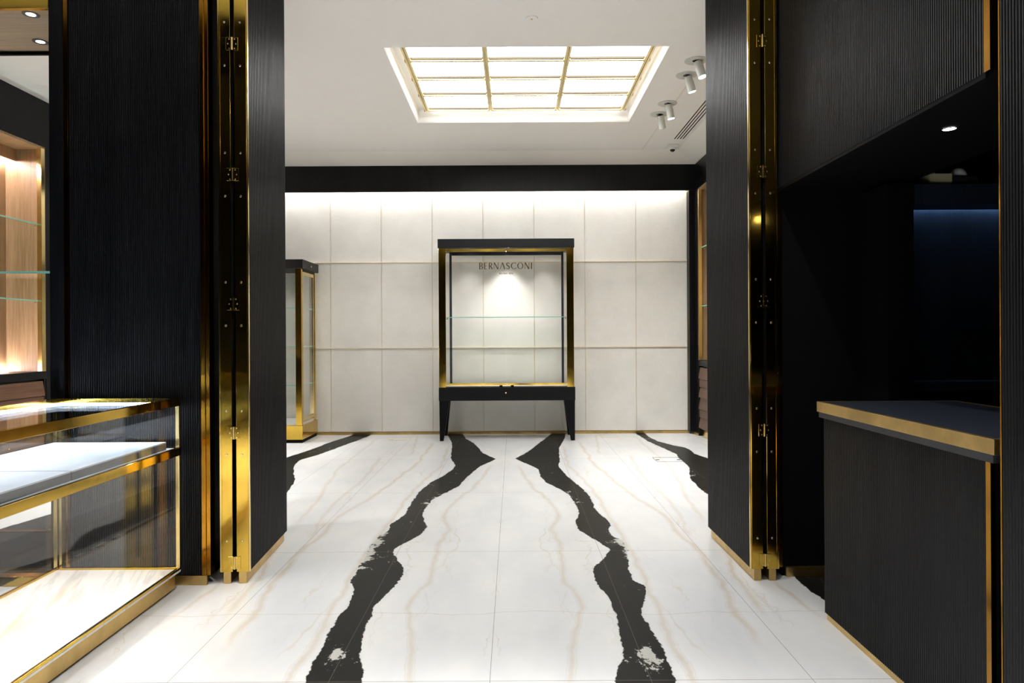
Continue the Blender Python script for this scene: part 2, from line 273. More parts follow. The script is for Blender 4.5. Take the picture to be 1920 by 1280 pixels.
# ------------------------------------------------------------------ geometry helpers
class MB:
    def __init__(s): s.v = []; s.f = []; s.mi = []; s.cur = 0
    def box(s, x0, x1, y0, y1, z0, z1):
        if x0 > x1: x0, x1 = x1, x0
        if y0 > y1: y0, y1 = y1, y0
        n = len(s.v)
        s.v += [(x0,y0,z0),(x1,y0,z0),(x1,y1,z0),(x0,y1,z0),(x0,y0,z1),(x1,y0,z1),(x1,y1,z1),(x0,y1,z1)]
        for q in ((0,3,2,1),(4,5,6,7),(0,1,5,4),(1,2,6,5),(2,3,7,6),(3,0,4,7)): s.f.append(tuple(n+i for i in q)); s.mi.append(s.cur)
        return s
    def prism(s, poly, a, lo, hi):
        """extrude a 2-D polygon along axis a ('X','Y','Z') from lo to hi"""
        n = len(s.v); k = len(poly)
        def P(p, t): return {'X': (t, p[0], p[1]), 'Y': (p[0], t, p[1]), 'Z': (p[0], p[1], t)}[a]
        s.v += [P(p, lo) for p in poly] + [P(p, hi) for p in poly]
        s.f.append(tuple(n+i for i in range(k))[::-1]); s.f.append(tuple(n+k+i for i in range(k)))
        for i in range(k): s.f.append((n+i, n+(i+1) % k, n+k+(i+1) % k, n+k+i))
        s.mi += [s.cur]*(k+2); return s
    def cyl(s, p0, p1, r0, r1=None, seg=24):
        r1 = r0 if r1 is None else r1
        p0 = Vector(p0); p1 = Vector(p1); d = (p1-p0).normalized()
        u = d.orthogonal().normalized(); w = d.cross(u); n = len(s.v)
        for p, r in ((p0, r0), (p1, r1)):
            for i in range(seg):
                a = 2*PI*i/seg; s.v.append(tuple(p + u*math.cos(a)*r + w*math.sin(a)*r))
        s.f.append(tuple(n+i for i in range(seg))[::-1]); s.f.append(tuple(n+seg+i for i in range(seg)))
        for i in range(seg): s.f.append((n+i, n+(i+1) % seg, n+seg+(i+1) % seg, n+seg+i))
        s.mi += [s.cur]*(seg+2); return s
    def ring(s, c, r0, r1, z0, z1, seg=32):
        """flat ring about a vertical axis"""
        n = len(s.v)
        for r, z in ((r0, z0), (r1, z0), (r1, z1), (r0, z1)):
            for i in range(seg):
                a = 2*PI*i/seg; s.v.append((c[0]+r*math.cos(a), c[1]+r*math.sin(a), z))
        for k in range(4):
            for i in range(seg):
                a = n+k*seg; b = n+((k+1) % 4)*seg
                s.f.append((a+i, a+(i+1) % seg, b+(i+1) % seg, b+i)); s.mi.append(s.cur)
        return s
    def dome(s, c, rx, ry, rz, seg=24, rings=8, down=False):
        n = len(s.v); sg = -1 if down else 1
        for j in range(rings):
            t = j/rings*PI/2
            for i in range(seg):
                a = 2*PI*i/seg; s.v.append((c[0]+rx*math.cos(t)*math.cos(a), c[1]+ry*math.cos(t)*math.sin(a), c[2]+sg*rz*math.sin(t)))
        s.v.append((c[0], c[1], c[2]+sg*rz)); top = len(s.v)-1
        for j in range(rings-1):
            for i in range(seg): s.f.append((n+j*seg+i, n+j*seg+(i+1) % seg, n+(j+1)*seg+(i+1) % seg, n+(j+1)*seg+i)); s.mi.append(s.cur)
        for i in range(seg): s.f.append((n+(rings-1)*seg+i, n+(rings-1)*seg+(i+1) % seg, top)); s.mi.append(s.cur)
        s.f.append(tuple(n+i for i in range(seg))[::-1]); s.mi.append(s.cur)
        return s
    def flutes(s, a, lo, hi, base, out, z0, z1, depth=.0055, pitch=.0115, back=.01):
        """a reeded board: ribs stand side by side along axis a, out = +1/-1 where they face"""
        k = max(1, round((hi-lo)/pitch)); w = (hi-lo)/k
        poly = [(lo, base-out*back)]
        for i in range(k):
            x = lo+i*w
            for t, h in ((.0, 0.), (.10, .55), (.3, .93), (.5, 1.), (.7, .93), (.90, .55)): poly.append((x+t*w, base+out*depth*h))
        poly += [(hi, base), (hi, base-out*back)]
        if a == 'Y': poly = [(q, p) for p, q in poly]
        n = len(s.v); m = len(poly)
        s.v += [(p, q, z0) for p, q in poly] + [(p, q, z1) for p, q in poly]
        for i in range(m): s.f.append((n+i, n+(i+1) % m, n+m+(i+1) % m, n+m+i)); s.mi.append(s.cur)
        # end caps as strips
        for off in (0, m):
            s.f.append(tuple(n+off+i for i in range(m))); s.mi.append(s.cur)
        return s
    def build(s, name, mat, parent=None, bevel=0., smooth=False):
        o0 = Vector((0, 0, 0)); p = parent
        while p is not None: o0 += p.location; p = p.parent
        me = bpy.data.meshes.new(name); me.from_pydata([tuple(Vector(v)-o0) for v in s.v], [], s.f)
        for m in (mat if isinstance(mat, (list, tuple)) else [mat]): me.materials.append(M[m])
        for p_, i in zip(me.polygons, s.mi): p_.material_index = i; p_.use_smooth = smooth
        import bmesh
        bm = bmesh.new(); bm.from_mesh(me); bmesh.ops.recalc_face_normals(bm, faces=bm.faces); bm.to_mesh(me); bm.free()
        o = bpy.data.objects.new(name, me); COL.objects.link(o)
        if parent: o.parent = parent
        if bevel:
            b = o.modifiers.new('bevel', 'BEVEL'); b.width = bevel; b.segments = 2; b.limit_method = 'ANGLE'
        return o
def part(name, mat, parent, *boxes, bevel=0.):
    m = MB()
    for b in boxes: m.box(*b)
    return m.build(name, mat, parent, bevel)
def tag(o, label=None, cat=None, group=None, kind=None):
    if label: o['label'] = label
    if cat: o['category'] = cat
    if group: o['group'] = group
    if kind: o['kind'] = kind
    return o
def empty(name, loc, label=None, cat=None, group=None, kind=None):
    o = bpy.data.objects.new(name, None); COL.objects.link(o); o.location = loc; o.empty_display_size = .05
    return tag(o, label, cat, group, kind)
def copy_tree(o, parent=None):
    c = o.copy(); COL.objects.link(c); c.parent = parent
    for ch in list(o.children): copy_tree(ch, c)
    return c
def point_light(name, typ, loc, energy, color, parent=None, **kw):
    l = bpy.data.lights.new(name, typ); l.energy = energy; l.color = color
    for k, v in kw.items(): setattr(l, k, v)
    o = bpy.data.objects.new(name, l); COL.objects.link(o)
    p = parent; o0 = Vector((0, 0, 0))
    while p is not None: o0 += p.location; p = p.parent
    o.location = Vector(loc)-o0
    if parent: o.parent = parent
    return o
def aim(o, d): o.rotation_euler = Vector(d).to_track_quat('-Z', 'Y').to_euler()
# ================================================================== the room
ZC = 3.50; YW = 8.72; XR = 2.29; XL = -4.44; YB = -1.8
part('floor', 'floor', None, (-5.2, 3.3, YB, 9.0, -.06, 0)); tag(bpy.data.objects['floor'], 'white marble floor with two black bookmatched veins', kind='structure')
# ceiling with the recess for the luminous panel and the sloping cornice
RX0, RX1, RY0, RY1, ZR = -1.0, 1.228, 5.32, 7.20, 3.61
c = MB(); t = .2
c.box(-5.2, RX0, YB, 8.29, ZC, ZC+t); c.box(RX1, 2.01, YB, 8.29, ZC, ZC+t)
c.box(RX0, RX1, YB, RY0, ZC, ZC+t); c.box(RX0, RX1, RY1, 8.29, ZC, ZC+t)
c.box(RX0-.01, RX1+.01, RY0-.01, RY1+.01, ZC+t, ZC+t+.03)
ceil = c.build('ceiling', 'ceiling'); tag(ceil, 'cream ceiling with a rectangular recess', kind='structure')
# lining of the recess: short concave lip then upright face
li = MB()
def lip(y, z, s): return (y, z)
prof = [(0, 0), (.012, .03), (.02, .05), (.02, .11), (-.03, .11), (-.03, 0)]
prof = [(0, 0), (.010, .012), (.017, .03), (.02, .055), (.02, .115), (0, .115)]
li.prism([(RY1-p, ZC+z) for p, z in prof], 'X', RX0, RX1)
li.prism([(RX0+p, ZC+z) for p, z in prof], 'Y', RY0, RY1)
li.prism([(RX1-p, ZC+z) for p, z in prof], 'Y', RY0, RY1)
li.prism([(RY0+p, ZC+z) for p, z in prof], 'X', RX0, RX1)
li.build('recess_lip', 'ceiling', ceil)
part('recess_top', 'ceiling', ceil, (RX0, RX1, RY0, RY1, ZR+.03, ZC+t))
co = MB()
co.prism([(8.29, ZC), (8.56, 3.392), (8.60, 3.392), (8.60, ZC+.05), (8.29, ZC+.05)], 'X', -4.8, 2.01)
co.prism([(2.01, ZC), (2.27, 3.392), (2.32, 3.392), (2.32, ZC+.05), (2.01, ZC+.05)], 'Y', 4.31, 8.29)
# mitred corner
n = len(co.v); co.v += [(2.01, 8.29, ZC), (2.27, 8.29, 3.392), (2.27, 8.56, 3.392), (2.01, 8.56, 3.392), (2.01, 8.29, ZC+.05), (2.32, 8.29, ZC+.05), (2.32, 8.60, ZC+.05), (2.01, 8.60, ZC+.05), (2.32, 8.29, 3.392), (2.32, 8.60, 3.392), (2.01, 8.60, 3.392)]
co.f += [(n, n+1, n+2), (n, n+2, n+3), (n+1, n+8, n+9, n+2), (n+3, n+2, n+9, n+10), (n+8, n+5, n+6, n+9), (n+10, n+9, n+6, n+7), (n+4, n+7, n+6, n+5)]; co.mi += [0]*7
tr = co.build('trim_1', 'cornice'); tag(tr, 'cream sloping cornice between ceiling and black header', kind='structure')
tr = part('trim_2', 'bead', None, (1.571, 1.577, 4.6, 8.28, ZC-.0012, ZC+.001)); tag(tr, 'thin panel joint along the ceiling', kind='structure')

# rear wall with upholstered panels
wb = part('wall_back', 'bead', None, (-4.9, 2.45, YW, YW+.15, 0, 3.6)); tag(wb, 'rear wall clad in cream fabric panels', kind='structure')
zs = [.033, 1.104, 2.193, 3.28]
for k in range(11):
    x1 = 2.212-.649*k; x0 = x1-.649
    if x0 < -4.9: break
    for j in range(3):
        part('wall_panel', 'fabric', wb, (x0+.004, x1-.004, YW-.012, YW, zs[j]+.004, zs[j+1]-.004), bevel=.004)
    part('vertical_bead', 'bead', wb, (x1-.0035, x1+.0035, YW-.014, YW, .033, 3.3))
for z in zs[1:3]: part('horizontal_bead', 'bead', wb, (-4.4, 2.212, YW-.034, YW-.004, z-.006, z+.004), bevel=.002)
tr = part('baseboard_back', 'brass_o', None, (-4.4, 2.235, YW-.022, YW-.0005, .001, .031), bevel=.001); tag(tr, 'low brass baseboard under the cream rear wall', kind='structure')
# black header and its hidden wall washer
hd = part('trim_3', 'black', None, (-4.44, 2.29, 8.57, 8.60, 3.066, 3.392)); tag(hd, 'black oak header band above the cream rear wall', kind='structure')
part('trim_4', 'black', None, (-4.44, 2.29, 8.60, 8.72, 3.372, 3.392)); tag(bpy.data.objects['trim_4'], 'black top of the header cavity', kind='structure')
cv = part('trim_5', 'cove', None, (-4.3, 2.2, 8.615, 8.64, 3.25, 3.262)); tag(cv, 'hidden light strip behind the black header', kind='structure')
tr = part('trim_6', 'black', None, (2.218, 2.29, 8.60, 8.7195, 0.03, 3.066)); tag(tr, 'black corner post at the right end of the cream wall', kind='structure')

def side_cabinet(side, y0, y1, label, led):
    """built-in wall cabinet: header, lined shelf niche with brass posts, drawers below"""
    s = side; X = XR if s > 0 else XL
    def bx(d0, d1, ya, yb, za, zb): return (X+s*d0, X+s*d1, ya, yb, za, zb)
    r = empty('built_in_cabinet', (X, (y0+y1)/2, 0), label, 'cabinet')
    D = .36
    part('back_panel', 'wood', r, bx(D, D+.02, y0, y1, .94, 3.06))
    part('side_panel', 'wood', r, bx(.0, D, y0-.02, y0, .94, 3.06)); part('side_panel', 'wood', r, bx(.0, D, y1, y1+.02, .94, 3.06))
    part('top_panel', 'wood', r, bx(.0, D, y0, y1, 3.04, 3.06))
    part('valance', 'wood', r, bx(D-.10, D-.085, y0, y1, 2.93, 3.04))
    if led:
        part('light_strip', 'pinkled', r, bx(D-.03, D-.012, y0+.02, y1-.02, 2.928, 2.936))
        part('light_strip', 'pinkled', r, bx(D-.03, D-.01, y0+.02, y1-.02, .945, .95))
    part('worktop', 'black', r, bx(-.004, D+.02, y0-.02, y1+.02, .87, .94), bevel=.002)
    for z in (1.61, 2.33):
        for yy in (y0+.04, y1-.04):
            m = MB(); m.cyl((X+s*.06, yy, z-.02), (X+s*.06, yy-math.copysign(.04, yy-(y0+y1)/2)*-1, z-.02), .006); m.build('shelf_pin', 'steel', r)
        g = part('shelf', 'shelf', r, bx(.03, D-.02, y0+.012, y1-.012, z-.012, z))
        part('shelf_edge', 'edge', g, bx(.026, .03, y0+.012, y1-.012, z-.012, z))
    for yy in (y0, y1-.05): part('brass_post', 'brass_b', r, bx(-.012, .03, yy, yy+.05, .941, 3.04), bevel=.002)
    # drawers: slanting louvred fronts in pairs
    zt = .865; hgt = [.10, .075, .125, .10, .075, .125]; nb = max(1, round((y1-y0)/.95)); w = (y1-y0)/nb
    for b_ in range(nb):
        ya, yb = y0+b_*w+.01, y0+(b_+1)*w-.01; z = .85
        for i, h in enumerate((.145, .10, .13, .145, .10, .13)):
            m = MB(); d0, d1 = ((.010, -.010), (.0, .0), (.010, -.010))[i % 3]
            pr = [(X+s*d0, z), (X+s*.05, z), (X+s*.05, z-h+.006), (X+s*d1, z-h+.006), (X+s*d1, z-h+.022)]
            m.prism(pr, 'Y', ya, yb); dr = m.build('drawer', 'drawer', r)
            if i % 3 == 1:
                k = MB(); k.cyl((X-s*.0005, (ya+yb)/2, z-.05), (X-s*.006, (ya+yb)/2, z-.05), .007, seg=12); k.build('keyhole', 'brass_b', dr)
            z -= h
        part('bay_post', 'black', r, bx(-.002, .05, yb, yb+.02, .03, .87))
    part('carcass', 'dark', r, bx(.055, D, y0-.02, y1+.02, .02, .868))
    part('kick_plate', 'brass_b', r, bx(.03, .04, y0, y1, .0, .09))
    return r
side_cabinet(1, 4.6, 8.44, 'built-in walnut cabinet with slanted drawers at the right side wall', False)
side_cabinet(-1, 4.6, 6.46, 'built-in walnut cabinet with lit shelves seen through the left window glass', True)
def side_wall(name, s, y0, y1, lab):
    X = XR if s > 0 else XL
    m = MB()
    m.box(X, X+s*.4, 4.29, 4.578, 0, 3.06); m.box(X, X+s*.4, y1+.022, YW, 0, 3.06)
    m.box(X, X+s*.4, 4.29, YW, 3.062, 3.60)
    m.box(X+s*.385, X+s*.42, 4.29, YW, 0, 3.6)
    tag(m.build(name, 'black'), lab, kind='structure')
side_wall('wall_right', 1, 4.6, 8.44, 'black oak right wall of the rear room')
side_wall('wall_left', -1, 4.6, 6.46, 'black oak left wall of the rear room')
part('baseboard_right', 'brass_o', None, (2.272, 2.2895, 8.47, 8.69, .001, .031)); tag(bpy.data.objects['baseboard_right'], 'brass baseboard by the right corner', kind='structure')

# the thick dividing wall: left pier with reeded front
lp = part('wall_divider', 'void', None, (-2.33, -1.60, 3.4605, 4.29, 0, 3.5), (1.385, 1.925, 3.54, 4.29, 0, 3.5), (1.925, 3.3, 3.56, 4.29, 0, 3.5),
     (-2.33, 1.385, 3.46, 4.29, 3.41, 3.5), (-5.2, -2.33, 3.46, 3.60, 3.08, 3.5)); tag(lp, 'dark dividing wall around the wide opening', kind='structure')
m = MB(); m.flutes('X', -2.244, -1.577, 3.455, -1, .05, 3.5); o = m.build('reeded_panel', 'black', lp)
part('corner_trim', 'brass_d', lp, (-1.577, -1.556, 3.440, 3.462, .05, 3.5), (-1.556, -1.536, 3.446, 3.50, .05, 3.5), bevel=.001)
part('corner_trim', 'brass_d', lp, (-2.268, -2.244, 3.445, 3.462, .05, 3.5), bevel=.001)
part('window_post', 'black', lp, (-2.335, -2.268, 3.44, 3.462, 0, 3.5))
part('jamb_panel', 'black', lp, (-1.60, -1.585, 3.50, 4.29, .05, 3.41))
part('base_strip', 'brass_o', lp, (-2.268, -1.555, 3.446, 3.4602, .001, .048))
part('jamb_trim', 'brass_d', lp, (1.345, 1.385, 3.525, 3.54, .05, 2.0))
part('jamb_panel', 'black', lp, (1.375, 1.3845, 3.56, 4.29, .05, 3.41))
# wood soffit over the shop window
ws = part('soffit', 'wood_h', lp, (-5.0, -2.335, 3.605, 4.29, 3.05, 3.075))
part('soffit_edge', 'void', lp, (-5.0, -2.335, 4.28, 4.30, 3.03, 3.08))

# window with glass in the dividing wall
w1 = empty('window_1', (-3.3, 3.5, 0), 'tall brass framed glass window left of the reeded pier', None, None, 'structure')
part('window_frame', 'brass', w1, (-4.9, -2.336, 3.44, 3.47, 2.915, 3.07), (-4.9, -2.336, 3.44, 3.50, .001, .05), bevel=.002)
part('window_pane', 'glass', w1, (-4.85, -2.337, 3.485, 3.495, .05, 2.98))
part('pane_edge', 'edge', w1, (-2.3365, -2.3355, 3.485, 3.495, .05, 2.98))
part('sill_platform', 'void', w1, (-4.9, -2.336, 3.505, 4.25, .0, .045))
part('sill_edge', 'brass', w1, (-4.9, -2.336, 4.25, 4.29, .0, .05))
g = part('shelf', 'shelf', w1, (-4.8, -2.337, 3.52, 3.78, 1.585, 1.597)); part('shelf_edge', 'edge', g, (-4.8, -2.337, 3.516, 3.52, 1.585, 1.597))

# right side: reeded pier, header over the till niche, niche shell
rp = part('wall_front_right', 'void', None, (1.352, 1.5, YB, 1.886, 0, 3.5)); tag(rp, 'black reeded pier at the right edge', kind='structure')
m = MB(); m.flutes('Y', 1.2, 1.876, 1.345, -1, .0, 3.5, back=.006); m.build('reeded_panel', 'black', rp)
part('corner_trim', 'brass_d', rp, (1.3395, 1.352, 1.876, 1.8815, 0, 3.5))
hp = part('wall_header', 'void', None, (1.372, 1.96, 1.945, 3.54, 2.0, 2.06), (1.372, 1.45, 1.945, 3.54, 2.06, 3.5)); tag(hp, 'black reeded wall above the till niche', kind='structure')
m = MB(); m.flutes('Y', 1.965, 3.525, 1.365, -1, 2.0, 3.5, back=.006); m.build('reeded_panel', 'black', hp)
part('corner_trim', 'brass_d', hp, (1.358, 1.372, 1.94, 1.965, 2.0, 3.5))
part('lower_edge', 'void', hp, (1.362, 1.372, 1.965, 3.525, 1.985, 2.0))
nw = part('wall_niche', 'void', None, (3.2, 3.3, .5, 3.56, 0, 3.0), (1.52, 3.2, .5, .6, 0, 3.0), (1.962, 3.2, .6, 3.56, 2.75, 2.85)); tag(nw, 'black inner walls of the till niche', kind='structure')
part('baseboard_niche', 'brass_o', None, (1.40, 1.79, 3.522, 3.5395, .001, .05)); tag(bpy.data.objects['baseboard_niche'], 'dim brass baseboard inside the till niche', kind='structure')
part('wall_front', 'void', None, (-5.2, 1.35, YB-.1, YB, 0, 3.5)); tag(bpy.data.objects['wall_front'], 'dark wall behind the camera', kind='structure')
part('wall_front_left', 'void', None, (-5.2, -5.1, YB, 3.46, 0, 3.5)); tag(bpy.data.objects['wall_front_left'], 'dark left wall of the front room', kind='structure')

part('trim_7', 'void', None, (-5.2, -1.62, YB, 2.1, 3.06, 3.4995)); tag(bpy.data.objects['trim_7'], 'unseen dark lowered ceiling added over the glass display case', kind='structure')  # unseen soffit added so the brass door edges reflect something dark
# ================================================================== luminous ceiling panel
PX = [-.885, -.225, .465, 1.145]; PY = [5.38, 5.80, 6.22, 6.635, 7.07]
r = empty('ceiling_light_panel', (.13, 6.2, ZC), 'large luminous ceiling panel in a brass grid of twelve panes', 'ceiling light')
for i in range(3):
    for j in range(4):
        part('light_pane', 'sky', r, (PX[i]+.012, PX[i+1]-.012, PY[j]+.006, PY[j+1]-.006, 3.612, 3.618))
for i, x in enumerate(PX):
    part('long_bar', 'brass_s', r, (x-.022, x-.004, PY[0]-.03, PY[4]+.02, 3.585, 3.622), (x+.004, x+.022, PY[0]-.03, PY[4]+.02, 3.585, 3.622), (x-.004, x+.004, PY[0]-.03, PY[4]+.02, 3.597, 3.622), bevel=.001)
for j, y in enumerate(PY):
    for i in range(3):
        cb_ = part('cross_bar', 'brass_b', r, (PX[i]+.023, PX[i+1]-.023, y-.010, y+.012, 3.580, 3.595), bevel=.004)
        part('glazing_bead', 'bronze', cb_, (PX[i]+.023, PX[i+1]-.023, y-.020, y+.014, 3.595, 3.6115))
    for i, x in enumerate(PX): part('joint_block', 'brass_o', r, (x-.028, x-.0225, y-.02, y+.02, 3.58, 3.611), (x+.0225, x+.028, y-.02, y+.02, 3.58, 3.611))

# ceiling spots
def ceiling_spot(x, y, label, on, dirv):
    r = empty('ceiling_spotlight', (x, y, ZC), label, 'spotlight', 'gimbal spotlights on the right of the ceiling')
    m = MB(); m.ring((x, y), .03, .092, ZC-.004, ZC-.0003, 40); m.build('mounting_plate', 'fixture', r)
    m = MB(); m.cyl((x, y, ZC-.0004), (x, y, ZC-.002), .031); m.build('socket', 'lens', r)
    d = Vector(dirv).normalized(); a = Vector((x+.012, y, ZC-.012)); b = a+d*.045; e = a+d*.135
    m = MB(); m.cyl(a, b, .031); m.cyl(b, e, .034); m.build('tube', 'fixture', r, smooth=False)
    m = MB(); m.cyl(e, e+d*.002, .030); m.build('lens', 'lamp' if on else 'lens', r)
    if on:
        l = point_light('spot_lamp', 'SPOT', e+d*.01, 85, (1, .98, .95), r, spot_size=1.9, spot_blend=1., shadow_soft_size=.03); aim(l, d)
for x, y, lb, on, d in ((1.509, 5.60, 'white ceiling spotlight nearest the camera, its lamp glaring', True, (.28, -.12, -1)),
                        (1.512, 5.913, 'white ceiling spotlight second nearest the camera, lamp lit', True, (.3, .12, -1)),
                        (1.508, 6.636, 'white ceiling spotlight third from the camera, lamp lit', True, (.2, .1, -1)),
                        (1.496, 6.956, 'white ceiling spotlight farthest back, lamp unlit', False, (.3, .5, -1))):
    ceiling_spot(x, y, lb, on, d)
# slot diffuser
r = empty('air_vent', (1.908, 6.6, ZC), 'white slot air vent in the ceiling beside the spotlights', 'vent')
part('vent_plate', 'ceiling', r, (1.845, 1.972, 5.2, 7.84, ZC-.002, ZC-.0003))
for x in (1.858, 1.890, 1.922, 1.954): part('slot', 'lens', r, (x-.006, x+.006, 5.22, 7.83, ZC-.0035, ZC-.002))
# dome camera
r = empty('security_camera', (1.90, 8.10, ZC), 'small white dome security camera on the ceiling by the vent end', 'camera')
part('housing', 'white', r, (1.83, 1.96, 8.04, 8.17, ZC-.035, ZC-.0005), bevel=.008)
m = MB(); m.cyl((1.895, 8.09, ZC-.035), (1.895, 8.09, ZC-.055), .042, .038); m.build('collar', 'white', r)
m = MB(); m.dome((1.895, 8.09, ZC-.055), .03, .03, .026, down=True); m.build('dome_lens', 'lens', r, smooth=True)
# sprinkler
r = empty('ceiling_sprinkler', (.141, 4.84, ZC), 'tiny round white sprinkler cover on the ceiling', 'sprinkler')
m = MB(); m.cyl((.141, 4.84, ZC-.006), (.141, 4.84, ZC-.0005), .044, .046, 32); m.build('cover', 'ceiling', r)
m = MB(); m.cyl((.141, 4.84, ZC-.009), (.141, 4.84, ZC-.006), .006); m.build('nozzle', 'brass_o', r)
# recessed lamps
def downlight(x, y, z, rr, label, energy, ringmat='dark', inner=.55, col=(1, .97, .93), group=None, size=1.6):
    r = empty('recessed_downlight', (x, y, z), label, 'downlight', group)
    m = MB(); m.ring((x, y), rr*inner, rr, z-.003, z-.0005); m.build('bezel', ringmat, r)
    m = MB(); m.cyl((x, y, z-.0015), (x, y, z-.0006), rr*inner); m.build('lamp_disc', 'lamp', r)
    if energy:
        l = point_light('lamp_light', 'SPOT', (x, y, z-.012), energy, col, r, spot_size=size, spot_blend=.6, shadow_soft_size=rr*.5); aim(l, (0, 0, -1))
    return r
downlight(-2.86, 4.14, 3.05, .043, 'recessed downlight in the wood soffit above the left window, lower in view', 60)
downlight(-2.67, 3.79, 3.05, .043, 'recessed downlight in the wood soffit cut by the brass window head', 60)
downlight(1.60, 2.50, 2.0, .023, 'small bright recessed downlight in the dark niche soffit', .35, 'void', .93)
for k, (x, y) in enumerate(((-.6, 2.5), (.7, 2.5), (-.6, .4), (.4, .4), (-.6, -.4), (.4, -.4), (-.6, -1.1), (.4, -1.1))):  # added lamps out of view; their floor bounce brightens the ceiling
    downlight(x, y, ZC, .05, 'added unseen ceiling downlight of the front room', DOWN*.8 if y > 2 else DOWN*5, 'white', .8, (1, .985, .965), 'added front room downlights', 1.9 if y > 2 else 1.25)
for k, (x, y) in enumerate(((-3.3, 5.3), (-3.3, 6.6), (-3.3, 7.9))):  # added lamps, hidden from the camera, for more bounce off the left floor
    downlight(x, y, ZC, .05, 'added hidden ceiling downlight over the left part of the rear room', DOWN*2.5, 'white', .8, (1, .985, .965), 'added rear room downlights', 1.1)
# ================================================================== folding doors
HZ = [.106, .765, 1.42, 2.077, 2.74]
def door_leaf(n, x0, x1, y0, y1, lab, hinge_to=None, fs=1):
    """one folded leaf, its brass edge towards the front; fs = side that carries the visible reeding"""
    r = empty('door_%d' % n, ((x0+x1)/2, y0, 0), lab, None, None, 'structure')
    Z0, Z1 = .06, 3.39
    part('core', 'void', r, (x0+.006, x1-.006, y0+.004, y1, Z0, Z1))
    for s in (-1, 1):
        xf = x1-.006 if s > 0 else x0+.006
        m = MB(); m.flutes('Y', y0+.014, y1, xf, s, Z0, Z1, depth=.0045 if s == fs else .002, back=.003); m.build('reeded_face', 'black', r)
        if s == fs: part('edge_strip', 'brass_b', r, (xf-.001, xf+s*.0065, y0, y0+.013, Z0, Z1))
    part('edge_plate', 'brass', r, (x0+(.004 if fs < 0 else .007), x1-(.004 if fs > 0 else .007), y0-.003, y0+.004, Z0, Z1), bevel=.001)
    part('edge_rib', 'brass', r, ((x0+.006, x0+.012) if fs < 0 else (x1-.012, x1-.006)) + (y0-.005, y0-.003, Z0, Z1))
    part('base_strip', 'brass_o', r, (x0+.018, x1-.018, y0+.02, y1-.01, .002, Z0))
    part('foot', 'brass_o', r, (x0+.016, x1-.016, y0-.001, y0+.02, .001, Z0), bevel=.001)
    xc = (x0+x1)/2
    for z in HZ:
        for dz in (-.11, .11):
            if z+dz < .1: continue
            m = MB(); m.cyl((xc, y0-.003, z+dz), (xc, y0-.006, z+dz), .006, .004, 12); m.build('screw', 'steel', r)
    if hinge_to is not None:
        xg = hinge_to
        for z in HZ:
            h = part('hinge', 'brass', r, (xg-.030, xg-.0035, y0-.0055, y0-.003, z-.032, z+.032), (xg+.0035, xg+.030, y0-.0055, y0-.003, z-.032, z+.032), bevel=.0008)
            m = MB(); m.cyl((xg, y0-.007, z-.032), (xg, y0-.007, z+.032), .0045, seg=14); m.build('knuckle', 'brass_b', h)
            for sx, dz in ((-.013, .024), (-.020, 0), (-.013, -.024), (.013, .024), (.020, 0), (.013, -.024)):
                q = MB(); q.cyl((xg+sx, y0-.0055, z+dz), (xg+sx, y0-.0075, z+dz), .0038, .0025, 10); q.build('hinge_screw', 'steel', h)
    return r
door_leaf(1, 1.199, 1.268, 3.47, 4.24, 'right folded door leaf with black reeded face beside the opening', 1.2715, -1)
door_leaf(2, 1.275, 1.343, 3.47, 4.24, 'right folded door leaf next to the till niche', None, 1)
ra = door_leaf(3, -1.4195, -1.348, 3.47, 4.20, 'left folded door leaf with black reeded face beside the opening', None, 1)
rb = door_leaf(4, -1.495, -1.426, 3.47, 4.20, 'left folded door leaf next to the reeded pier', -1.4228, -1)
A = math.radians(4.0)
ra.rotation_euler.z = A; rb.rotation_euler.z = A
# keep both brass edges in line after turning
piv = Vector((-1.4228, 3.47, 0))
for q in (ra, rb): q.location = piv + Matrix.Rotation(A, 3, 'Z') @ (q.location-piv)

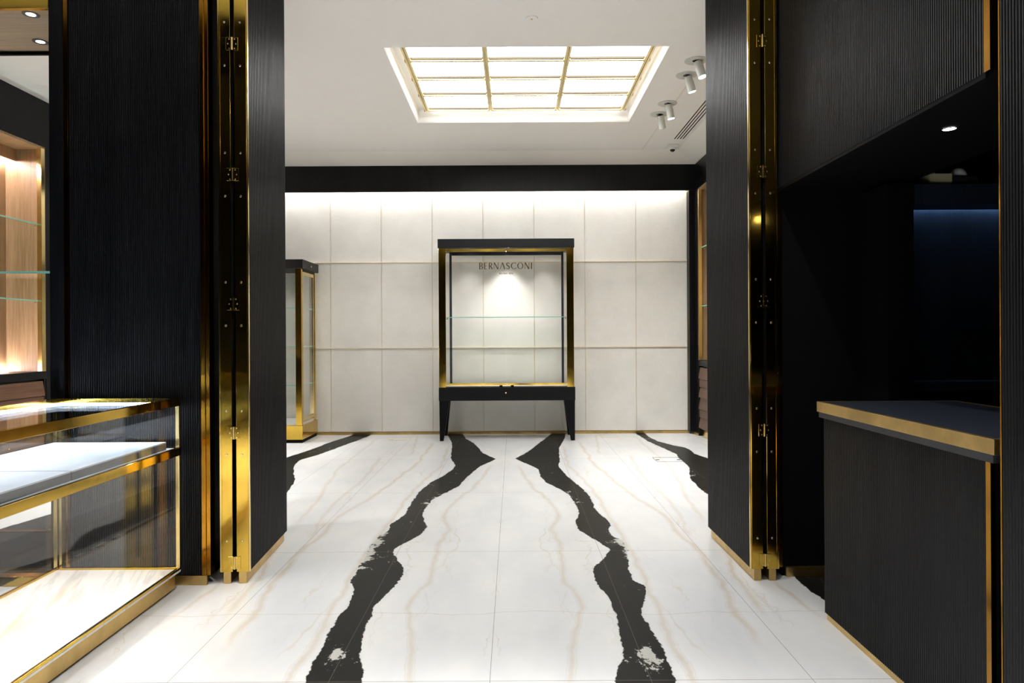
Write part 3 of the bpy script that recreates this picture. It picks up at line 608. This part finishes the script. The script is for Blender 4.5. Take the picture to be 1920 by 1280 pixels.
# ================================================================== lettering
def stroke_text(txt, h, t, gap, thin=.055, thick=.13):
    """capitals drawn with thick and thin strokes; returns list of polygons (2-D) and width"""
    polys = []; x = 0.
    T, N = thick*h, thin*h
    def bar(xa, ya, xb, yb, w):
        d = Vector((xb-xa, yb-ya)); n = Vector((-d.y, d.x)).normalized()*w/2
        polys.append([(xa-n.x, ya-n.y), (xb-n.x, yb-n.y), (xb+n.x, yb+n.y), (xa+n.x, ya+n.y)])
    def arc(cx, cy, rx, ry, a0, a1, n=14):
        for i in range(n):
            p = a0+(a1-a0)*i/n; q = a0+(a1-a0)*(i+1)/n
            def W(a): return N+(T-N)*abs(math.cos(a))**1.5
            o = [];
            for a, k in ((p, 1), (q, 1), (q, -1), (p, -1)):
                w = W(a)/2; o.append((cx+(rx+k*w)*math.cos(a), cy+(ry+k*w*.8)*math.sin(a)))
            polys.append(o)
    for ch in txt:
        if ch == ' ': x += .45*h+gap; continue
        w = {'B': .5, 'E': .48, 'R': .52, 'N': .72, 'A': .74, 'S': .48, 'C': .74, 'O': .86, 'I': .13, 'M': .85, 'L': .45, '1': .2, '8': .5, '7': .5, '2': .5}[ch]*h
        if ch in 'BERNL' or ch == 'I':
            if ch != 'N': bar(x+T/2, 0, x+T/2, h, T)
        if ch == 'B':
            arc(x+T/2+.12*h, .745*h, .25*h, .23*h, -PI/2, PI/2); arc(x+T/2+.12*h, .26*h, .30*h, .235*h, -PI/2, PI/2)
            for yy in (.97, .515, .5, .025): bar(x+T/2, yy*h, x+T/2+.14*h, yy*h, N)
        if ch == 'E':
            for yy, l in ((.97, 1), (.52, .85), (.03, 1)): bar(x+T/2, yy*h, x+w*l, yy*h, N)
        if ch == 'L': bar(x+T/2, .03*h, x+w, .03*h, N)
        if ch == 'R':
            arc(x+T/2+.12*h, .74*h, .26*h, .235*h, -PI/2, PI/2)
            for yy in (.975, .505): bar(x+T/2, yy*h, x+T/2+.14*h, yy*h, N)
            bar(x+.26*h, .5*h, x+w+.04*h, 0, T)
        if ch == 'N':
            bar(x+N/2, 0, x+N/2, h, N); bar(x+w-N/2, 0, x+w-N/2, h, N*1.2); bar(x+N, h, x+w-N, 0, T)
        if ch == 'M':
            bar(x+N/2, 0, x+N*1.5, h, N); bar(x+w-T/2, 0, x+w-T/2, h, T); bar(x+N, h, x+w/2, .05*h, T); bar(x+w/2, .05*h, x+w-T, h, N)
        if ch == 'A': bar(x, 0, x+w/2, h, N); bar(x+w/2, h, x+w, 0, T)
        if ch == 'S':
            cx = x+w/2
            arc(cx, .745*h, .19*h, .23*h, PI*.12, PI*1.42); arc(cx, .26*h, .21*h, .235*h, -PI*.88, PI*.42)
            bar(cx-.10*h, .57*h, cx+.12*h, .44*h, T)
        if ch == 'C': arc(x+.46*h, .5*h, .42*h, .475*h, PI*.22, PI*1.78, 22)
        if ch == 'O': arc(x+w/2, .5*h, .39*h, .475*h, 0, 2*PI, 28)
        if ch == '1': bar(x+w/2, 0, x+w/2, h, T); bar(x, .8*h, x+w/2, h, N)
        if ch == '8': arc(x+w/2, .73*h, .17*h, .22*h, 0, 2*PI); arc(x+w/2, .26*h, .20*h, .23*h, 0, 2*PI)
        if ch == '7': bar(x, .97*h, x+w, .97*h, N); bar(x+w, h, x+w*.3, 0, T)
        if ch == '2': arc(x+w/2, .72*h, .2*h, .235*h, -PI*.15, PI*.9); bar(x+w*.85, .62*h, x+.03*h, .03*h, N*1.5); bar(x, .03*h, x+w, .03*h, N)
        x += w+gap
    return polys, x-gap
def lettering(name, txt, h, gap, xc, width, y, z, mat, parent, thin=.055, thick=.13):
    polys, w = stroke_text(txt, h, 0, gap, thin, thick); k = width/w; m = MB()
    for p in polys: m.prism([(xc-width/2+a*k, z+b) for a, b in p], 'Y', y-.0012, y)
    return m.build(name, mat, parent)

# ================================================================== tall show cabinet
X0, X1, Y0, Y1 = -.893, .722, 8.12, 8.62
r = empty('display_cabinet', ((X0+X1)/2, 8.37, 0), 'tall brass and black glass display cabinet standing against the cream wall', 'display cabinet')
part('top_slab', 'black_h', r, (X0-.005, X1+.005, Y0-.012, Y1+.01, 2.30, 2.405), bevel=.003)
part('base_box', 'black_h', r, (X0, X1+.008, Y0-.008, Y1, .482, .64), bevel=.003)
part('deck', 'fabric', r, (X0+.03, X1-.03, Y0+.03, Y1-.02, .64, .652))
for x, s in ((X0, 1), (X1, -1)):
    for y in (Y0, Y1-.05):
        m = MB(); w1_ = .125 if y == Y0 else .10
        pr = [(x+s*.004, .482), (x+s*w1_, .482), (x+s*.052, .004), (x+s*.008, .004)] if s > 0 else [(x+s*-.004, .482), (x+s*w1_, .482), (x+s*.046, .004), (x+s*-.002, .004)]
        m.prism(pr, 'Y', y, y+.05); m.build('leg', 'black', r, .002)
        m = MB(); m.cyl((x+s*.03, y+.025, .0), (x+s*.03, y+.025, .005), .018); m.build('foot_pad', 'brass_o', r)
    part('front_post', 'brass', r, (x+s*.004, x+s*.088, Y0, Y0+.04, .64, 2.30), bevel=.002)
    part('rear_post', 'dark', r, (x+s*.09, x+s*.118, Y1-.04, Y1-.01, .652, 2.30))
    part('side_glass', 'glass', r, (x+s*.03, x+s*.038, Y0+.042, Y1-.042, .652, 2.30))
part('rear_rail', 'dark', r, (X0+.12, X1-.12, Y1-.03, Y1-.01, 2.265, 2.30))
xm = (X0+X1)/2
for a, b in ((X0+.092, xm-.002), (xm+.002, X1-.092)):
    d = part('glass_door', 'glass', r, (a, b, Y0+.010, Y0+.018, .668, 2.288))
    part('door_rail', 'brass', d, (a, b, Y0+.004, Y0+.024, 2.255, 2.287), bevel=.001); part('door_rail', 'brass', d, (a, b, Y0+.004, Y0+.024, .663, .688), bevel=.001)
    part('catch', 'void', d, ((xm-.085, xm-.05) if a < xm-.1 else (xm+.05, xm+.085)) + (Y0+.002, Y0+.02, .641, .663))
lt = lettering('shop_name', 'BERNASCONI', .078, .020, -.092, .625, Y0+.010, 2.045, 'bronze', r, .075, .17); lt['label'] = 'BERNASCONI lettering on the glass'
lt = lettering('shop_subtitle', 'MILANO 1872', .017, .008, -.085, .16, Y0+.010, 1.985, 'bronze', r, .18, .30); lt['label'] = 'small MILANO 1872 line under the name'
g = part('shelf', 'shelf', r, (X0+.092, X1-.092, Y0+.05, Y1-.05, 1.470, 1.480)); part('shelf_edge', 'edge', g, (X0+.092, X1-.092, Y0+.046, Y0+.05, 1.470, 1.480))
for x in (X0+.10, X1-.10):
    m = MB(); m.cyl((x, Y0+.08, 1.45), (x, Y0+.08, 1.4695), .010, seg=12); m.build('shelf_bracket', 'steel', r)
for x, e in ((X0+.33, 5), (xm, 24), (X1-.33, 5)):
    m = MB(); m.cyl((x, 8.40, 2.292), (x, 8.40, 2.2995), .03); p_ = m.build('puck_light', 'steel', r)
    m = MB(); m.cyl((x, 8.40, 2.290), (x, 8.40, 2.292), .022); m.build('puck_lens', 'lamp', p_)
    l = point_light('puck_lamp', 'SPOT', (x, 8.40, 2.285), e, (1, .98, .95), p_, spot_size=1.45, spot_blend=1., shadow_soft_size=.04); aim(l, (0, .34, -1))
m = MB(); m.cyl((xm-.01, Y0-.008, .575), (xm-.01, Y0-.014, .575), .010, .009, 16); m.build('lock', 'brass_b', r)
m = MB(); m.cyl((xm+.03, Y0-.012, 2.298), (xm+.03, Y0-.018, 2.298), .007, seg=12); m.build('top_lock', 'steel', r)
# thin cable below
def cable(name, pts, rad, mat, parent=None, label=None, cat=None):
    cu = bpy.data.curves.new(name, 'CURVE'); cu.dimensions = '3D'; s = cu.splines.new('NURBS'); s.points.add(len(pts)-1)
    for p, q in zip(s.points, pts): p.co = (*q, 1)
    s.use_endpoint_u = True; s.order_u = 4; cu.bevel_depth = rad; cu.bevel_resolution = 2
    dg = bpy.data.objects.new('tmp', cu); COL.objects.link(dg)
    me = bpy.data.meshes.new_from_object(dg.evaluated_get(bpy.context.evaluated_depsgraph_get())); bpy.data.objects.remove(dg); me.materials.clear(); me.materials.append(M[mat])
    o0 = Vector((0, 0, 0)); p = parent
    while p is not None: o0 += p.location; p = p.parent
    for v in me.vertices: v.co -= o0
    for p_ in me.polygons: p_.use_smooth = True
    o = bpy.data.objects.new(name, me); COL.objects.link(o); o.parent = parent
    return tag(o, label, cat)
cable('power_cable', [(-.2, 8.3, .482), (-.08, 8.3, .465), (.05, 8.3, .455), (.2, 8.35, .465), (.35, 8.45, .49), (.5, 8.56, .48), (.595, 8.655, .46), (.60, 8.66, .3), (.61, 8.66, .12), (.66, 8.665, .03)], .0035, 'bead', r)

# ================================================================== glass tower at the left
X0, X1, Y0, Y1 = -3.15, -2.505, 8.06, 8.66
r = empty('display_tower', ((X0+X1)/2, 8.36, 0), 'narrow glass tower cabinet with brass posts and black cap by the left door leaf', 'display cabinet')
part('cap', 'black_h', r, (X0-.02, X1+.03, Y0-.035, Y1+.015, 2.06, 2.165), bevel=.003)
part('plinth', 'brass', r, (X0-.005, X1+.012, Y0-.012, Y1+.01, .04, .205), bevel=.002)
part('kick', 'void', r, (X0+.0, X1+.002, Y0+.0, Y1, .0, .04))
part('deck', 'white', r, (X0+.02, X1-.02, Y0+.02, Y1-.02, .205, .225))
for x in (X0, X1-.07):
    for y in (Y0, Y1-.05): part('corner_post', 'brass' if y == Y0 else 'brass_b', r, (x, x+.07, y, y+.05, .205, 2.06), bevel=.002)
part('front_glass', 'glass', r, (X0+.07, X1-.07, Y0+.01, Y0+.018, .225, 2.06)); part('rear_glass', 'glass', r, (X0+.07, X1-.07, Y1-.018, Y1-.01, .225, 2.06))
part('side_glass', 'glass', r, (X0+.02, X0+.028, Y0+.05, Y1-.05, .225, 2.06))
dd = part('door', 'brass_b', r, (X1-.022, X1-.002, Y0+.06, Y0+.085, .25, 2.03), (X1-.022, X1-.002, Y1-.115, Y1-.09, .25, 2.03), (X1-.022, X1-.002, Y0+.085, Y1-.115, .25, .29), (X1-.022, X1-.002, Y0+.085, Y1-.115, 1.99, 2.03), bevel=.001)
part('door_glass', 'glass', dd, (X1-.015, X1-.008, Y0+.085, Y1-.115, .29, 1.99))
for z in (.68, 1.14, 1.60):
    g = part('shelf', 'shelf', r, (X0+.03, X1-.03, Y0+.055, Y1-.06, z-.010, z))
    part('shelf_edge', 'edge', g, (X0+.03, X1-.03, Y0+.051, Y0+.055, z-.010, z), (X1-.03, X1-.026, Y0+.055, Y1-.06, z-.010, z))
m = MB(); m.cyl((X1+.03, 8.35, 2.11), (X1+.036, 8.35, 2.11), .010, seg=14); m.build('lock', 'steel', r)

# ================================================================== glass counter case at the left
X0, X1, Y0, Y1 = -2.285, -1.66, 1.30, 3.40
r = empty('glass_display_case', ((X0+X1)/2, (Y0+Y1)/2, 0), 'long brass framed glass display case at the left edge', 'display case')
part('plinth', 'brass_o', r, (X0+.02, X1-.022, Y0+.02, Y1-.022, .012, .088), bevel=.002)
part('shadow_kick', 'void', r, (X0+.035, X1-.04, Y0+.035, Y1-.04, .0, .012))
part('deck', 'deck', r, (X0+.002, X1-.002, Y0+.002, Y1-.002, .088, .10), bevel=.002)
def ringrail(name, z0, z1, w, mat):
    return part(name, mat, r, (X0, X0+w, Y0, Y1, z0, z1), (X1-w, X1, Y0, Y1, z0, z1), (X0+w, X1-w, Y0, Y0+w, z0, z1), (X0+w, X1-w, Y1-w, Y1, z0, z1), bevel=.0015)
ringrail('top_rail', .912, .952, .02, 'brass'); ringrail('middle_rail', .666, .705, .02, 'brass')
ringrail('bottom_rail', .10, .112, .014, 'brass')
for x in (X0, X1-.018):
    for y in (Y0, Y1-.018): part('corner_post', 'brass_b', r, (x, x+.018, y, y+.018, .112, .912), bevel=.001)
part('post_pair', 'brass_b', r, (X0+.03, X0+.042, Y1-.020, Y1-.006, .112, .912))
part('top_glass', 'glass', r, (X0+.02, X1-.02, Y0+.02, Y1-.02, .944, .951))
for za, zb in ((.112, .666), (.705, .912)):
    part('front_glass', 'glass', r, (X1-.010, X1-.004, Y0+.018, Y1-.018, za, zb)); part('rear_glass', 'glass', r, (X0+.004, X0+.010, Y0+.018, Y1-.018, za, zb))
    part('end_glass', 'glass', r, (X0+.018, X1-.018, Y1-.010, Y1-.004, za, zb)); part('end_glass', 'glass', r, (X0+.018, X1-.018, Y0+.004, Y0+.010, za, zb))
part('tray', 'pad', r, (X0+.02, X1-.02, Y0+.02, Y1-.02, .690, .703))
part('light_strip', 'caseled', r, (X0+.03, X1-.05, Y1-.034, Y1-.0225, .918, .930)); part('light_strip', 'caseled', r, (X0+.0225, X0+.034, Y0+.03, Y1-.04, .918, .930))
part('light_strip', 'deckled', r, (X0+.05, X0+.062, Y0+.05, Y1-.06, .680, .6895)); part('light_strip', 'deckled', r, (X1-.10, X1-.088, Y0+.05, Y1-.06, .680, .6895))
pads = [(2.625, 3.335, 'grey-edged white display pad at the far end of the glass case'), (1.91, 2.617, 'grey-edged white display pad nearer the camera in the glass case')]
for a, b, lb in pads:
    m = MB(); m.box(-2.25, -1.70, a, b, .7035, .735); m.cur = 1; m.box(-2.249, -1.701, a+.001, b-.001, .735, .741)
    tag(m.build('display_pad', ['padedge', 'pad']), lb, 'pad', 'pads inside the glass case')

# ================================================================== till counter at the right
XF, Ya, Yb = 1.365, 1.95, 3.0
r = empty('till_counter', (1.66, 2.47, 0), 'black reeded till counter with brass edged top, in the right niche', 'counter')
part('carcass', 'void', r, (XF+.006, 1.93, Ya+.004, Yb, .03, .875))
m = MB(); m.flutes('Y', Ya+.02, Yb, XF, -1, .03, .885, back=.005); m.build('reeded_front', 'black', r)
m = MB(); m.flutes('X', XF+.003, 1.93, Yb+.001, 1, .03, .885, back=.0); m.build('reeded_end', 'black', r)
part('front_trim', 'brass_d', r, (XF-.005, XF+.01, Ya, Ya+.02, .03, .885))
part('under_strip', 'dark', r, (XF-.022, 1.945, 1.915, Yb+.008, .885, .909))
part('plinth', 'brass_o', r, (XF+.002, 1.92, Ya+.01, Yb-.008, .001, .03))
m = MB(); a, b, c_, d = 1.338, 1.955, 1.905, 3.018
for q in ((a, a+.018, c_, d), (b-.012, b, c_, d), (a+.018, b-.012, c_, c_+.018), (a+.018, b-.012, d-.012, d)): m.box(*q, .909, .954)
m.build('brass_edging', 'brass_o', r, .0015)
part('leather_top', 'navy', r, (a+.018, b-.012, c_+.018, d-.012, .909, .952))
m = MB(); m.prism([(1.52, 2.10), (1.545, 2.06), (1.95, 2.14), (1.95, 2.18), (1.60, 2.115)], 'Z', .9525, .957); o = m.build('inlaid_handle', 'brass_o', r)

# niche back unit
r = empty('wall_unit', (2.5, 3.4, 0), 'dark wall unit with a blue light strip at the back of the till niche', 'cabinet')
part('top_fascia', 'bluewood', r, (1.93, 3.15, 3.30, 3.44, 1.874, 1.972))
part('end_post', 'void', r, (1.80, 1.925, 3.28, 3.5395, 0, 1.972))
part('light_housing', 'void', r, (1.93, 3.15, 3.44, 3.50, 1.884, 1.972), (1.93, 3.15, 3.50, 3.558, 1.93, 1.972))
part('light_strip', 'blueled', r, (1.94, 3.13, 3.51, 3.52, 1.910, 1.920))
part('back_panel', 'bluewood', r, (1.93, 3.15, 3.541, 3.558, .90, 1.93))
part('ledge', 'bluewood', r, (1.93, 3.15, 3.42, 3.545, .965, 1.01), bevel=.003)
part('lower_box', 'void', r, (1.93, 3.15, 3.44, 3.545, .0, .965))
def open_box():
    r = empty('cardboard_box', (2.07, 3.38, 1.972), 'open cream cardboard box on the dark niche unit', 'box')
    part('box_body', 'card', r, (2.02, 2.118, 3.33, 3.335, 1.973, 2.03), (2.02, 2.118, 3.43, 3.435, 1.973, 2.03), (2.02, 2.025, 3.335, 3.43, 1.973, 2.03), (2.113, 2.118, 3.335, 3.43, 1.973, 2.03), (2.025, 2.113, 3.335, 3.43, 1.973, 1.978))
    m = MB(); m.prism([(3.435, 2.056), (3.437, 2.03), (3.47, 2.11), (3.468, 2.108)], 'X', 1.998, 2.102); m.build('lid', 'card', r)
open_box()
bpy.data.objects['cardboard_box'].location.x += .025
m = MB(); m.box(2.148, 2.27, 3.33, 3.46, 1.973, 2.018); o = m.build('storage_case', 'dark', None, .003); tag(o, 'dark case under the pale rounded cap on the niche unit', 'case')
r = empty('cap', (2.21, 3.39, 2.019), 'pale rounded cap lying on the dark case in the niche', 'cap')
m = MB(); m.dome((2.21, 3.39, 2.022), .038, .045, .048); m.build('crown', 'white', r, smooth=True)
m = MB(); m.cyl((2.21, 3.39, 2.0185), (2.21, 3.39, 2.024), .043, .041); m.build('brim', 'fixture', r)

# floor boxes
def floor_box(x, y, w, d, label, mat):
    r = empty('floor_socket', (x, y, 0), label, 'floor socket', 'flush floor sockets near the rear wall')
    t = .004
    part('rim', mat, r, (x-w/2, x+w/2, y-d/2, y-d/2+t*2, -.001, .0012), (x-w/2, x+w/2, y+d/2-t*2, y+d/2, -.001, .0012), (x-w/2, x-w/2+t, y-d/2, y+d/2, -.001, .0012), (x+w/2-t, x+w/2, y-d/2, y+d/2, -.001, .0012))
    part('flap', mat, r, (x-w/2+.01, x-w/2+.045, y-.03, y+.0, -.001, .0012), (x+w/2-.045, x+w/2-.01, y-.03, y+.0, -.001, .0012))
floor_box(1.543, 6.86, .265, .24, 'dark outlined floor socket beside the right black vein', 'void')
floor_box(1.172, 8.47, .235, .22, 'faint brass outlined floor socket right of the tall cabinet', 'brass_o')
floor_box(-1.40, 8.33, .235, .24, 'faint brass outlined floor socket left of the tall cabinet', 'brass_o')
